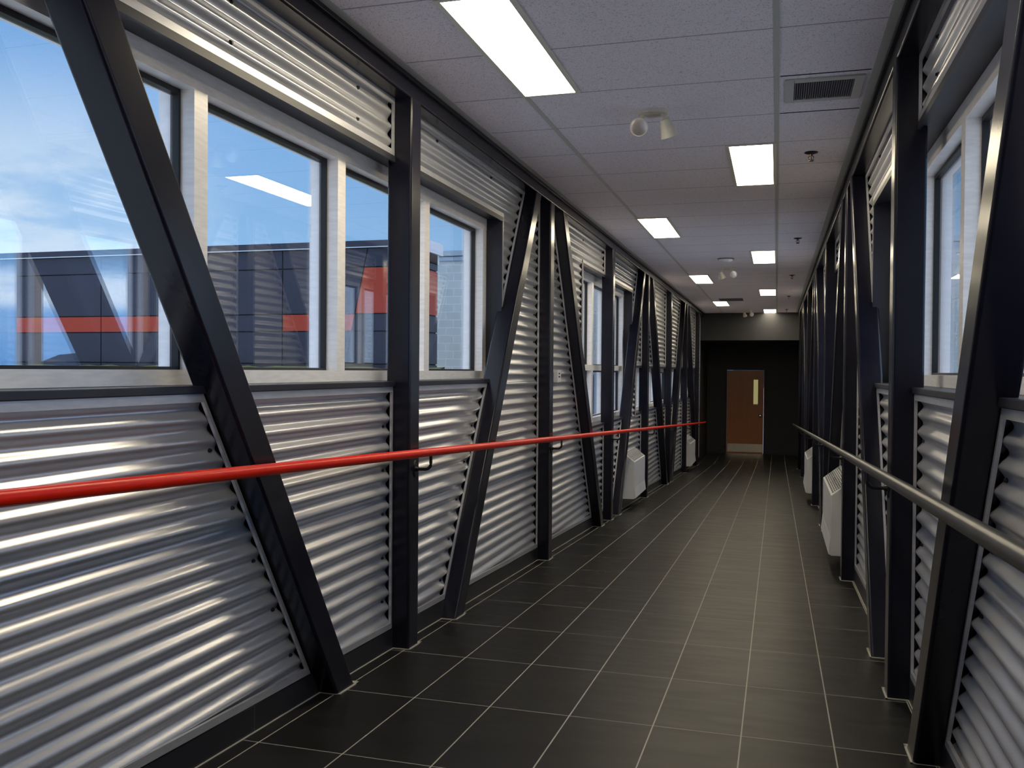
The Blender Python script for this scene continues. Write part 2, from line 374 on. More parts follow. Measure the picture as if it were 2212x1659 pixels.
# ------------------------------------------------------------------ door
d1 = MB(); LX0, LX1, LZ0, LZ1 = -0.590, -0.475, -0.69 + H, -0.022 - .20 + .0 + H
LZ1 = 0.0 + H - .045 - .30 * 0
LX0, LX1 = -0.566, -0.455
LZ0, LZ1 = -0.78 + H - .06, -0.78 + H + .64 - .06 + .0
yd0, yd1 = Y_END + .02, Y_END + .065
d1.box(DX0, LX0, yd0, yd1, DZ0, DZ1); d1.box(LX1, DX1, yd0, yd1, DZ0, DZ1); d1.box(LX0, LX1, yd0, yd1, DZ0, LZ0); d1.box(LX0, LX1, yd0, yd1, LZ1, DZ1)
door = d1.build('door_1', 'door_veneer'); tag(door, 'reddish brown wooden door with narrow window at the corridor end', 'door', kind='structure')
mb = MB(); mb.box(DX0 - .05, DX0 - .003, Y_END - .02, Y_END + .1, F(30), DZ1 + .05); mb.box(DX1 + .003, DX1 + .05, Y_END - .02, Y_END + .1, F(30), DZ1 + .05); mb.box(DX0 - .003, DX1 + .003, Y_END - .02, Y_END + .1, DZ1 + .003, DZ1 + .05)
bevel(mb.build('door_frame', 'end_wall_paint', door), .004)
mb = MB(); mb.box(LX0, LX1, Y_END + .05, Y_END + .056, LZ0, LZ1); mb.build('vision_panel', 'lit_room_beyond', door)
mb = MB(); mb.box(LX0, LX1, Y_END + .012, Y_END + .05, LZ0, LZ0 + .022); mb.build('vision_panel_sill', 'cream_plastic', door)
mb = MB(); mb.box(DX0 + .02, DX1 - .02, yd0 - .004, yd0, DZ0 + .03, DZ0 + .235); mb.build('kick_plate', 'stainless', door)
mb = MB(); mb.box(DX0, DX1, Y_END - .03, Y_END + .08, F(30), F(30) + .008); mb.build('threshold', 'bronze', door)
kx, kz = DX1 - .075, -1.115 + H
mb = MB(); mb.tube([(kx, yd0, kz), (kx, yd0 - .006, kz), (kx, yd0 - .03, kz), (kx, yd0 - .034, kz), (kx, yd0 - .05, kz), (kx, yd0 - .066, kz), (kx, yd0 - .07, kz)], [.034, .034, .013, .013, .030, .026, .008], 20)
kn = mb.build('door_knob', 'door_knob_metal', door, smooth=50)
mb = MB(); mb.tube([(kx, yd0, kz + .0), (kx, yd0 - .003, kz)], .045, 20); mb.build('rose', 'dark_plate', kn)

# ------------------------------------------------------------------ truss: columns, braces, top beams
def rounded(cx, cy, hx, hy, r=.012, n=4):
    pts = []
    for (sx, sy, a0) in ((1, 1, 0), (-1, 1, 90), (-1, -1, 180), (1, -1, 270)):
        for k in range(n + 1):
            a = math.radians(a0 + 90 * k / n); pts.append((cx + sx * (hx - r) + r * math.cos(a), cy + sy * (hy - r) + r * math.sin(a)))
    return pts
def collar(s, y0, y1, z, parent):                     # bead of pale caulk round a foot
    mb = MB(); a, b = X(s, D_FACE), X(s, 1.113); e = .007
    lo, hi = min(a, b), max(a, b)
    f = lambda x, y, dz: (x, y, F(y) + dz)
    def bar(x0, x1, ya, yb): mb.hexa([f(x0, ya, -.002), f(x1, ya, -.002), f(x1, yb, -.002), f(x0, yb, -.002)], [f(x0, ya, .004), f(x1, ya, .004), f(x1, yb, .004), f(x0, yb, .004)])
    bar(lo - (e if s > 0 else 0), hi + (e if s < 0 else 0), y0 - e, y0); bar(lo - (e if s > 0 else 0), hi + (e if s < 0 else 0), y1, y1 + e * 4)
    fx = a - s * e; bar(min(a, fx), max(a, fx), y0 - e, y1 + e * 4)
    mb.build('base_caulk', 'caulk', parent)
def column(s, k):
    y = P[k]; mid = X(s, (D_FACE + D_BACK) / 2); z0 = F(y + .06) - .002
    lab = f'{ORD[k] if k else "nearest"} upright dark steel column from the viewer on the {SIDE[s]} wall' if k else f'dark steel column beside the viewer on the {SIDE[s]} wall'
    o = thing('steel_column', (X(s, D_FACE), y, F(y)), lab, 'column', f'steel columns along the {SIDE[s]} wall')
    pts = rounded(mid, y, .06, .06)
    mb = MB(); mb.hexa([(a, b, z0) for a, b in pts], [(a, b, CH + .004) for a, b in pts])
    wn(mb.build('shaft', 'painted_steel', o, smooth=50))
    collar(s, y - .06, y + .06, 0, o)
def brace(s, i):
    T, sg = DIAG[i]; mid = X(s, (D_FACE + D_BACK) / 2)
    yb = diag_c(T, sg, F(diag_c(T, sg, -.2))); 
    for _ in range(6): yb = diag_c(T, sg, F(yb))
    z0 = F(yb + .07) - .002; yb0 = diag_c(T, sg, z0); yt = diag_c(T, sg, CH + .004)
    lab = (f'{ORD[i]} slanting dark steel brace from the viewer on the {SIDE[s]} wall' if i else f'slanting dark steel brace behind the viewer on the {SIDE[s]} wall')
    o = thing('diagonal_brace', (X(s, D_FACE), yb, F(yb)), lab, 'brace', f'diagonal braces along the {SIDE[s]} wall')
    pts = rounded(mid, 0, .06, .0708)
    mb = MB(); mb.hexa([(a, b + yb0, z0) for a, b in pts], [(a, b + yt, CH + .004) for a, b in pts])
    wn(mb.build('shaft', 'painted_steel', o, smooth=50))
    collar(s, yb0 - .0708, yb0 + .0708, 0, o)
for s in (-1, 1):
    for k in range(0, 8): column(s, k)
    for i in range(1, 8): brace(s, i)
    mb = MB(); mid = X(s, (D_FACE + D_BACK) / 2)
    pts = [(mid + a, b) for a, b in rounded(0, (CH + CEIL + .08) / 2, .0585, (CEIL + .08 - CH) / 2)]
    mb.hexa([(a, Y_NEAR, b) for a, b in pts], [(a, Y_HEAD, b) for a, b in pts])
    tag(wn(mb.build('top_beam', 'painted_steel', origin=(mid, Y_NEAR, CH), smooth=50)), f'long dark steel beam under the ceiling on the {SIDE[s]} wall', 'beam', 'top beams')

# ------------------------------------------------------------------ windows
WIN = [dict(y=OPEN[0][:2], z=OPEN[0][2:], mull=[-.428 + .998 * i for i in range(7)], rail=None),
       dict(y=OPEN[1][:2], z=OPEN[1][2:], mull=[8.19, 9.14, 10.10, 11.04], rail=(0.0 + H, .058 + H)),
       dict(y=OPEN[2][:2], z=OPEN[2][2:], mull=[11.49 + 1.05 * i for i in range(9)], rail=None)]
def window(s, wi, num):
    wd = WIN[wi]; ya, yb = wd['y']; za, zb = wd['z']
    pl = ['long nearest', 'tall middle', 'low far'][wi]
    o = thing(f'window_{num}', (X(s, D_FRAME), (ya + yb) / 2, za), f'{pl} aluminium framed window in the {SIDE[s]} wall', 'window', kind='structure')
    zf0, zf1 = za, za + .048; zh0 = zb - .072
    mb = MB(); a, b = X(s, D_FRAME), X(s, 1.36)
    mb.box(a, b, ya, yb, zf0, zf1); mb.box(a, b, ya, yb, zh0, zb)
    for y in wd['mull']: mb.box(a, b, y - .036, y + .036, zf1, zh0)
    if wd['rail']: 
        for y0, y1 in zip(wd['mull'], wd['mull'][1:]): mb.box(a, b, y0 + .036, y1 - .036, *wd['rail'])
    mb.build('frame', 'aluminium', o)
    gk = MB(); g0, g1 = X(s, 1.277), X(s, 1.309)
    for y0, y1 in zip(wd['mull'], wd['mull'][1:]):
        y0 += .036; y1 -= .036
        zs = [(zf1, zh0)] if not wd['rail'] else [(zf1, wd['rail'][0]), (wd['rail'][1], zh0)]
        for z0, z1 in zs:
            e = .010
            gk.box(g0, g1, y0, y0 + e, z0, z1); gk.box(g0, g1, y1 - e, y1, z0, z1); gk.box(g0, g1, y0 + e, y1 - e, z0, z0 + e); gk.box(g0, g1, y0 + e, y1 - e, z1 - e - .008, z1)
            pm = MB(); pm.box(X(s, 1.289), X(s, 1.297), y0 + .004, y1 - .004, z0 + .004, z1 - .004); pm.build('pane', 'tinted_glass', o)
    gk.build('gasket', 'black_rubber', o)
    rv = MB(); d0, d1 = X(s, 1.121), X(s, D_FRAME)
    rv.box(d0, X(s, 1.30), ya - .012, yb + .012, zb, zb + .012)                   # soffit
    rv.box(X(s, 1.1165), X(s, 1.128), ya - .012, yb + .012, zb - .016, zb + .012)
    rv.box(d0, X(s, 1.30), yb, yb + .012, za, zb); rv.box(d0, X(s, 1.30), ya - .012, ya, za, zb)
    rv.build('reveal', 'dark_reveal', o)
    sl = MB(); sl.box(X(s, 1.109), X(s, 1.30), ya - .012, yb + .012, za - .026, za - .001)
    bevel(sl.build('sill', 'dark_reveal', o), .003)
n = 1
for s in (-1, 1):
    for wi in range(3): window(s, wi, n); n += 1

# ------------------------------------------------------------------ corrugated panels
PER, AMP = 0.0677, 0.0105
def panels(s):
    mem = []
    for k in range(0, 8): mem.append(('col', k, (lambda z, k=k: P[k] - .065), (lambda z, k=k: P[k] + .065)))
    for i in range(1, 8):
        T, sg = DIAG[i]
        mem.append(('br', i, (lambda z, T=T, sg=sg: diag_c(T, sg, z) - .077), (lambda z, T=T, sg=sg: diag_c(T, sg, z) + .077)))
    mem.sort(key=lambda q: q[2](0.3))
    def nm(q): return f'{ORD[q[1]]} {"column" if q[0] == "col" else "brace"}' if not (q[0] == 'col' and q[1] == 0) else 'column beside the viewer'
    zmax = CH
    n0 = int(math.floor((F(24) + .05) / PER * 10)); n1 = int(math.ceil(zmax / PER * 10))
    segs = [(None, mem[0])] + list(zip(mem, mem[1:])) + [(mem[-1], None)]
    for A, B in segs:
        lo0 = (lambda z: Y_NEAR) if A is None else A[3]
        hi0 = (lambda z: Y_HEAD) if B is None else B[2]
        zs = {round(i * PER / 10, 5) for i in range(n0, n1 + 1) if i * PER / 10 < zmax} | {zmax}
        for o in OPEN: zs |= {o[2] - .026, o[3] + .012}
        zs = sorted(zs)
        ramp = lambda z: (z - H + 1.129 - .095) / -.0455
        bands = []
        for z0, z1 in zip(zs, zs[1:]):
            if z1 - z0 < 1e-5: continue
            zm = (z0 + z1) / 2
            lows = [lo0]; 
            if zm < F(24) + .095: continue
            lows.append(ramp if zm < F(0) + 2 else lo0)
            lf = (lambda z, lows=lows: max(f(z) for f in lows)); iv = [(lf, hi0)]
            for o in OPEN:
                if o[2] - .026 < zm < o[3] + .012:
                    nv = []
                    for a, b in iv:
                        ya, yb = o[0] - .012, o[1] + .012
                        if b(zm) <= ya or a(zm) >= yb: nv.append((a, b)); continue
                        if a(zm) < ya: nv.append((a, (lambda z, ya=ya: ya)))
                        if b(zm) > yb: nv.append(((lambda z, yb=yb: yb), b))
                    iv = nv
            for a, b in iv:
                if b(zm) - a(zm) > .03: bands.append((z0, z1, a(z0), b(z0), a(z1), b(z1)))
        comps = []
        for bd in bands:
            for c in comps:
                l = c[-1]
                if abs(l[1] - bd[0]) < 1e-6 and min(l[5], bd[3]) - max(l[4], bd[2]) > .02: c.append(bd); break
            else: comps.append([bd])
        for c in comps:
            if c[-1][1] - c[0][0] < .10: continue
            make_panel(s, c, A, B, nm)
def simplify(pl):
    out = [pl[0]]
    for p in pl[1:]:
        if (Vector(p) - Vector(out[-1])).length < 1e-4: continue
        out.append(p)
    chg = True
    while chg:
        chg = False
        for i in range(len(out)):
            a, b, c = Vector(out[i - 1]), Vector(out[i]), Vector(out[(i + 1) % len(out)])
            d = c - a
            if d.length < 1e-6 or abs((b - a).x * d.y - (b - a).y * d.x) / d.length < .0025 and (b - a).dot(c - b) > -1e-9:
                out.pop(i); chg = True; break
    return out
def make_panel(s, c, A, B, nm):
    z0, z1 = c[0][0], c[-1][1]; yc = sum(b[2] + b[3] for b in c) / len(c) / 2
    zc = (z0 + z1) / 2
    kind = 'full-height' if z1 - z0 > 1.5 and z0 < .6 else ('lower' if zc < .95 else 'upper')
    if A is None: where = f'behind the column beside the viewer'
    elif B is None: where = f'past the {nm(A)}, at the far end'
    else: where = f'between {nm(A)} and {nm(B)}'
    o = thing('corrugated_panel', (X(s, D_PAN), yc, z0), f'{kind} corrugated galvanised panel, {SIDE[s]} wall, {where}', 'wall panel', f'corrugated panels on the {SIDE[s]} wall')
    mb = MB(); ins = .007
    def pt(y, z): return (X(s, 1.140 - AMP * math.sin(2 * math.pi * z / PER)), y, z)
    for (a, b, l0, h0, l1, h1) in c:
        def cl(l, h): return (l + ins * .4, h - ins) if h - l > ins * 1.4 else (min(l, h) - .0015, min(l, h) - .0005)
        (q0, r0), (q1, r1) = cl(l0, h0), cl(l1, h1)
        mb.quad(pt(q0, a), pt(r0, a), pt(r1, b), pt(q1, b))
    mb.build('corrugated_sheet', 'galvanised_steel', o, smooth=80, weld=True)
    left = []; right = []
    for (a, b, l0, h0, l1, h1) in c: left += [(l0, a), (l1, b)]; right += [(h0, a), (h1, b)]
    loop = simplify(right + left[::-1])
    ar = sum(loop[i - 1][0] * loop[i][1] - loop[i][0] * loop[i - 1][1] for i in range(len(loop)))
    if ar < 0: loop = loop[::-1]
    done = False
    while not done and len(loop) > 4:                 # close tiny edges by running their neighbours together
        done = True
        for i in range(len(loop)):
            a, b = Vector(loop[i]), Vector(loop[(i + 1) % len(loop)])
            if (b - a).length < .04:
                p0, q1 = Vector(loop[i - 1]), Vector(loop[(i + 2) % len(loop)]); u, v = a - p0, b - q1; den = u.x * v.y - u.y * v.x
                if abs(den) < 1e-7: continue
                t = ((q1 - p0).x * v.y - (q1 - p0).y * v.x) / den; x = p0 + u * t
                if (x - a).length > .15: continue
                j = (i + 1) % len(loop); loop[i] = (x.x, x.y); loop.pop(j); done = False; break
    N = len(loop); E = []
    for i in range(N):
        p, q = Vector(loop[i]), Vector(loop[(i + 1) % N]); d = (q - p); L = d.length; d.normalize(); nrm = Vector((-d.y, d.x))
        if abs(d.y) > .5: k, wd = 'edge_trim', .013
        elif nrm.y > 0: k, wd = 'bottom_trim', .026
        else: k, wd = 'top_trim', .026
        E.append((p, q, d, nrm, k, min(wd, .3 * L) if L < .04 else wd, L))
    def mitre(a, b):                                  # inner corner between edges a and b
        pa, pb = a[0] + a[3] * a[5], b[0] + b[3] * b[5]; den = a[2].x * b[2].y - a[2].y * b[2].x
        if abs(den) < .05: return b[0] + b[3] * b[5]
        t = ((pb - pa).x * b[2].y - (pb - pa).y * b[2].x) / den
        return pa + a[2] * t
    for i in range(N):
        p, q, d, nrm, k, wd, L = E[i]
        if L < .04: continue
        p2, q2 = mitre(E[i - 1], E[i]), mitre(E[i], E[(i + 1) % N])
        if (p2 - p).length > .2: p2 = p + nrm * wd
        if (q2 - q).length > .2: q2 = q + nrm * wd
        if (q2 - p2).dot(d) <= .002: continue
        pp = [(v.x, v.y) for v in (p, q, q2, p2)]
        tb = MB(); tb.hexa([(X(s, 1.1175), y, z) for y, z in pp], [(X(s, 1.1285), y, z) for y, z in pp]); tb.build(k, 'zinc_trim', o)
    # screws: a row under the top trim and above the bottom trim, and some down the far edge
    pos = []
    if yc < 13:
        ylo = max(b[2] for b in c[-8:]); yhi = min(b[3] for b in c[-8:])
        per = .93 if kind == 'upper' else .8
        yy = math.ceil(ylo / per) * per - .2
        while yy < yhi - .06:
            if yy > ylo + .06 and z1 - z0 > .2 and kind != 'lower':
                pos.append((yy, z1 - .055)); pos.append((yy, z0 + .075)) if kind == 'upper' and z1 - z0 < .5 else None
            yy += per
        kk = 0; z = z0 + .09
        while z < z1 - .08 and kind != 'upper':
            b = min(c, key=lambda b: abs(b[0] - z)); pos.append((b[3] - .045, (math.floor(z / PER) + .75) * PER)); z += PER * 3
    for y, z in pos:
        k = MB(); d = 1.140 - AMP * math.sin(2 * math.pi * z / PER)
        k.tube([(X(s, d + .002), y, z), (X(s, d - .0025), y, z), (X(s, d - .003), y, z), (X(s, d - .009), y, z)], [.009, .009, .0062, .0055], 6)
        k.build('screw', 'black_iron', o)
panels(-1); panels(1)

# ------------------------------------------------------------------ handrails with brackets
def rail(s):
    nm_ = 'red' if s < 0 else 'dark grey'
    d = 0.955; zr = lambda y: F(y) + .921; y0, y1 = Y_NEAR + .05, 20.95
    o = thing('handrail', (X(s, d), y0, zr(y0)), f'long {nm_} pipe handrail along the {SIDE[s]} wall', 'handrail')
    mb = MB(); ys = [y0, RAMP_END - 1.0, RAMP_END - .2, y1]
    mb.tube([(X(s, d), y, zr(y)) for y in ys], .0195, 24)
    mb.build('rail', 'red_paint' if s < 0 else 'grey_rail_paint', o, smooth=50)
    for k in range(0, 8):
        y = P[k] + .005; z = zr(y) - .0195
        b = MB(); pts = [(X(s, D_FACE - .002), y, z - .062)]
        for a in range(0, 91, 15):
            r = .028; an = math.radians(a); pts.append((X(s, d + r - r * math.sin(an)), y, z - .062 + r - r * math.cos(an)))
        pts.append((X(s, d), y, z + .004))
        b.tube(pts, .0075, 12); bk = b.build('bracket', 'black_iron', o, smooth=50)
        q = MB(); N = 24; zc = z - .062
        f = lambda dd, r: [(X(s, dd), y + .019 * r * math.cos(2 * math.pi * i / N), zc + .042 * r * math.sin(2 * math.pi * i / N)) for i in range(N)]
        q.hexa(f(D_FACE, 1), f(D_FACE - .005, .9)); q.tube([(X(s, D_FACE - .004), y, zc), (X(s, D_FACE - .018), y, zc)], [.014, .010], 14)
        q.build('mounting_plate', 'black_iron', bk, smooth=40)
rail(-1); rail(1)

# ------------------------------------------------------------------ ceiling fixtures
def make_light():
    o = thing('ceiling_light', (0, 0, CEIL), 'x', 'ceiling light', 'recessed fluorescent ceiling lights')
    w_, l_ = .125, .585
    fr = MB()
    for (x0, x1, y0, y1) in ((-w_ - .022, -w_, -l_ - .02, l_ + .02), (w_, w_ + .022, -l_ - .02, l_ + .02), (-w_, w_, -l_ - .02, -l_), (-w_, w_, l_, l_ + .02)):
        fr.box(x0, x1, y0, y1, CEIL - .006, CEIL + .004)
    fr.build('frame', 'fixture_frame', o)
    df = MB(); df.box(-w_, w_, -l_, l_, CEIL - .004, CEIL + .002); df.build('diffuser', 'diffuser', o)
    return o
L0 = make_light(); first = True
LBL = {('l', 0): 'largest and nearest recessed light, cut by the top edge of the photo', ('r', 1): 'second nearest ceiling light, beside the grid bar right of the twin spot lamp',
       ('l', 1): 'third ceiling light from the viewer, along the left grid bar', ('r', 2): 'fourth ceiling light from the viewer, just right of the round detector',
       ('l', 2): 'fifth ceiling light from the viewer, left of the middle twin spot lamp', ('r', 3): 'sixth ceiling light from the viewer, along the right grid bar',
       ('l', 3): 'farthest ceiling light in the left row, by the dark far grille', ('r', 4): 'farthest ceiling light, touching the header wall',
       ('r', 0): 'ceiling light above the viewer, out of the photo'}
for (row, k) in [('l', 0), ('r', 1), ('l', 1), ('r', 2), ('l', 2), ('r', 3), ('l', 3), ('r', 4), ('r', 0)]:
    o = L0 if first else copy_tree(L0); first = False
    o.location = (-1.072, 3.695 + 4.877 * k, CEIL) if row == 'l' else (-0.165, 1.256 + 4.877 * k, CEIL)
    o['label'] = LBL[(row, k)]

def vent(x0, x1, y0, y1, label, dark, name='ceiling_vent'):
    o = thing(name, ((x0 + x1) / 2, (y0 + y1) / 2, CEIL), label, 'vent', None)
    b_ = .042 if not dark else .01; mb = MB(); z0, z1 = CEIL - .009, CEIL
    mb.box(x0, x0 + b_, y0, y1, z0, z1); mb.box(x1 - b_, x1, y0, y1, z0, z1); mb.box(x0 + b_, x1 - b_, y0, y0 + b_, z0, z1); mb.box(x0 + b_, x1 - b_, y1 - b_, y1, z0, z1)
    bevel(mb.build('frame', 'tbar_white' if not dark else 'vent_dark', o), .002)
    mb = MB(); mb.box(x0 + b_, x1 - b_, y0 + b_, y1 - b_, CEIL - .002, CEIL); mb.build('recess', 'grille_shadow', o)
    mb = MB(); nn = 26
    for i in range(nn):
        xx = x0 + b_ + (x1 - x0 - 2 * b_) * (i + .5) / nn
        mb.box(xx - .0022, xx + .0022, y0 + b_, y1 - b_, CEIL - .007, CEIL - .001)
    mb.build('grille', 'vent_dark', o)
    return o
vo = vent(0.020, 0.368, 4.355, 4.712, 'square white framed ceiling grille with dark louvres near the right beam', False)
for yy in (4.300, 4.913):
    mb = MB(); mb.box(0.0, .385, yy - .004, yy + .004, CEIL - .0022, CEIL); mb.build('shadow_gap', 'black_rubber', vo)
vent(-1.05, -0.62, 17.05, 17.62, 'flat dark grille in the far ceiling by the left lights', True, 'ceiling_vent')

def make_sprinkler():
    o = thing('sprinkler', (0, 0, CEIL), 'x', 'sprinkler', 'ceiling sprinklers along the right side')
    mb = MB(); mb.tube([(0, 0, CEIL), (0, 0, CEIL - .004), (0, 0, CEIL - .010), (0, 0, CEIL - .012)], [.040, .040, .022, .012], 24); mb.build('escutcheon', 'dark_plate', o, smooth=40)
    mb = MB(); mb.tube([(0, 0, CEIL - .01), (0, 0, CEIL - .022)], [.010, .008], 12)
    for sg in (-1, 1): mb.tube([(sg * .007, 0, CEIL - .02), (sg * .015, 0, CEIL - .03), (sg * .013, 0, CEIL - .042), (0, 0, CEIL - .052)], .003, 8)
    mb.tube([(0, 0, CEIL - .022), (0, 0, CEIL - .050)], .0028, 8); mb.build('body', 'bronze', o, smooth=50)
    mb = MB(); mb.tube([(0, 0, CEIL - .051), (0, 0, CEIL - .054)], .016, 16); mb.build('deflector', 'bronze', o)
    return o
sp = make_sprinkler()
for i, y in enumerate((5.83, 9.52, 13.11, 16.67, 20.22)):
    o = sp if i == 0 else copy_tree(sp)
    o.location = (0.185, y, CEIL); o['label'] = f'{["nearest", "second", "third", "fourth", "farthest"][i]} bronze pendent sprinkler{"" if i in (0, 4) else " from the viewer"} on the ceiling near the right beam'

def make_emergency(flip):
    o = thing('emergency_light', (0, 0, CEIL), 'x', 'emergency light', 'twin head emergency lamps on the ceiling')
    mb = MB(); N = 28
    def ring(r, z): return [(r * 1.35 * math.cos(2 * math.pi * i / N), r * math.sin(2 * math.pi * i / N), z) for i in range(N)]
    mb.hexa(ring(.060, CEIL), ring(.056, CEIL - .020)); mb.hexa(ring(.045, CEIL - .019), ring(.030, CEIL - .028))
    mb.tube([(.0, -.045, CEIL - .022), (0, -.047, CEIL - .024)], .004, 8)
    mb.build('base_plate', 'cream_plastic', o, smooth=40)
    for sg, aim in ((-1, Vector((.13 if not flip else .25, -.95, -.30))), (1, Vector((.25, .35, -.9)))):
        if flip: sg = -sg
        p0 = Vector((sg * .048, -.005, CEIL - .02)); pj = Vector((sg * .070, -.012, CEIL - .052)); aim.normalize()
        mb = MB(); mb.tube([p0, pj], [.011, .010], 12); mb.tube([pj + Vector((0, 0, .012)), pj - Vector((0, 0, .010))], .014, 12)
        c0 = pj + Vector((0, 0, -.028)) - aim * .028
        mb.tube([pj, c0 + aim * .01], .010, 10)
        mb.tube([c0 - aim * .004, c0, c0 + aim * .045, c0 + aim * .085, c0 + aim * .09], [.012, .024, .033, .044, .046], 24)
        hd = mb.build('lamp_head', 'cream_plastic', o, smooth=50)
        mb = MB(); mb.tube([c0 + aim * .091, c0 + aim * .0935, c0 + aim * .094], [.041, .030, .004], 24); mb.build('lens', 'lamp_reflector', hd, smooth=60)
    return o
e1 = make_emergency(False); e1.location = (-.630, 4.70, CEIL); e1['label'] = 'nearest cream twin-head emergency lamp on the ceiling, one lens facing the viewer'
e2 = make_emergency(True); e2.location = (-.635, 12.0, CEIL); e2['label'] = 'middle cream twin-head emergency lamp, just behind the round detector'
e3 = copy_tree(e2); e3.location = (-.626, 20.4, CEIL); e3['label'] = 'farthest cream twin-head emergency lamp, in front of the dark header wall'

o = thing('smoke_detector', (-.60, 11.05, CEIL), 'round white ceiling detector with painted shadow ring between the fourth and fifth lights', 'smoke detector')
mb = MB(); mb.tube([(-.60, 11.05, CEIL), (-.60, 11.05, CEIL - .012)], .095, 28); mb.build('shadow_ring', 'vent_dark', o)  # dark disc painted in for the shadow behind the dome
mb = MB(); mb.tube([(-.60, 11.05, CEIL - .012), (-.60, 11.05, CEIL - .022), (-.60, 11.05, CEIL - .040), (-.60, 11.05, CEIL - .046)], [.085, .080, .055, .01], 28); mb.build('dome', 'white_enamel', o, smooth=60)

# ------------------------------------------------------------------ wall control by the third brace
o = thing('wall_control', (X(-1, 1.128), 7.115, -.10 + H), 'small white control box on the corrugated wall right of the second left column', 'wall switch')
mb = MB(); mb.box(X(-1, 1.09), X(-1, 1.1285), 7.06, 7.17, -.10 + H, .0 + H); bevel(mb.build('cover', 'white_enamel', o), .006)
for z in (-.025, -.05):
    mb = MB(); mb.box(X(-1, 1.087), X(-1, 1.091), 7.085, 7.12, z - .008 + H, z + .004 + H); mb.build('button', 'black_rubber', o)

# ------------------------------------------------------------------ convector heaters
def heater(s, y0, y1, zt, label):
    fz = zt - .43; d0, d1 = 0.975, 1.113; zk = zt + .11
    o = thing('convector_heater', (X(s, d0), y0, fz), label, 'heater', 'white wall convector heaters')
    prof = [(d1, fz), (d0 + .004, fz), (d0, fz + .004), (d0, zt), (d1, zk)]
    mb = MB(); mb.hexa([(X(s, d), y0, z) for d, z in prof], [(X(s, d), y1, z) for d, z in prof])
    bevel(mb.build('cabinet', 'white_enamel', o), .004)
    sl = Vector((d1 - d0, zk - zt)).normalized(); nv = Vector((-sl.y, sl.x))
    L = math.hypot(d1 - d0, zk - zt)
    def P3(u, v, y): a = Vector((d0, zt)) + sl * u + nv * v; return (X(s, a.x), y, a.y)
    g0, g1, a0, a1 = .016, L - .022, y0 + .04, y1 - .04
    mb = MB(); mb.hexa([P3(g0, .0005, a0), P3(g1, .0005, a0), P3(g1, .0005, a1), P3(g0, .0005, a1)], [P3(g0, .0015, a0), P3(g1, .0015, a0), P3(g1, .0015, a1), P3(g0, .0015, a1)])
    mb.build('grille_recess', 'grille_shadow', o)
    mb = MB()
    def bar(u0, u1, ya, yb): mb.hexa([P3(u0, .001, ya), P3(u1, .001, ya), P3(u1, .001, yb), P3(u0, .001, yb)], [P3(u0, .004, ya), P3(u1, .004, ya), P3(u1, .004, yb), P3(u0, .004, yb)])
    for i in range(1, 9): u = g0 + (g1 - g0) * i / 9; bar(u - .0024, u + .0024, a0, a1)
    for i in range(0, 13): y = a0 + (a1 - a0) * i / 12; bar(g0, g1, y - .0045, y + .0045)
    mb.build('grille', 'white_enamel', o)
    mb = MB(); q = [(d0 - .001, fz + .006), (d0 - .014, fz + .012), (d0 - .002, fz + .125), (d0 - .001, fz + .125)]
    mb.hexa([(X(s, d), y0 + .004, z) for d, z in q], [(X(s, d), y1 - .004, z) for d, z in q]); mb.build('access_panel', 'white_enamel', o)
    for y in (y0 + .1, y1 - .1):
        mb = MB(); mb.box(X(s, d1 - .02), X(s, d1 + .012), y - .03, y + .03, fz + .05, fz + .2); mb.build('wall_bracket', 'zinc_trim', o)
heater(-1, 10.43, 11.30, -1.058 + H, 'white convector heater on the left wall behind the fourth brace')
heater(-1, 17.52, 18.6, -1.39 + H, 'farther white convector heater on the left wall beside the seventh brace')
heater(1, 6.80, 7.95, -.876 + H, 'nearer white convector heater on the right wall behind the second column')
heater(1, 12.07, 13.15, -1.11 + H, 'farther white convector heater on the right wall by the fourth column')

# ------------------------------------------------------------------ outside
o = thing('clad_building', (-14, 16, -6), 'charcoal clad building with orange panels seen through the left windows', 'building')
YB = 16.0; XR_ = -6.60
mb = MB(); mb.box(-30, XR_ - .03, YB + .03, 17.12, -6, 2.34 + H); mb.build('core_wall', 'cladding_joint', o)
SX = [-27, -22.48, -18.14, -13.80, -9.46]
def slx(z): return -8.086 + (z - .056) * (-7.607 + 8.086) / (2.355 - .056)
ROWS = [(-3.0, -1.6), (-1.6, .09), (.09, .727), (.727, 1.067), (1.067, 1.965), (1.965, 2.335)]
g = .012
dark, orange = MB(), MB()
def slab(mb, x0b, x1b, x0t, x1t, z0, z1):
    bot = [(x0b + g, z0 + g), (x1b - g, z0 + g), (x1t - g, z1 - g), (x0t + g, z1 - g)]
    mb.hexa([(x, YB, z + H) for x, z in bot], [(x, YB + .04, z + H) for x, z in bot])
for z0, z1 in ROWS:
    for x0, x1 in zip(SX, SX[1:]):
        if z0 == .727:
            cuts = sorted({x0, x1} | {c for c in (-20.4, -16.04, -11.63) if x0 < c < x1})
            for a, b_ in zip(cuts, cuts[1:]):
                isor = -16.05 < (a + b_) / 2 < -11.63
                slab(orange if isor else dark, a, b_, a, b_, z0, z1)
        else: slab(dark, x0, x1, x0, x1, z0, z1)
    slab(orange if z0 == .727 else dark, -9.46, slx(z0), -9.46, slx(z1), z0, z1)
    slab(orange if z0 == 1.067 else dark, slx(z0), XR_, slx(z1), XR_, z0, z1)
    (orange if z0 == 1.067 else dark).box(XR_ - .035, XR_, YB + .06, 17.12, z0 + g + H, z1 - g + H)
dark.build('charcoal_panels', 'charcoal_cladding', o); orange.build('orange_panels', 'orange_cladding', o)
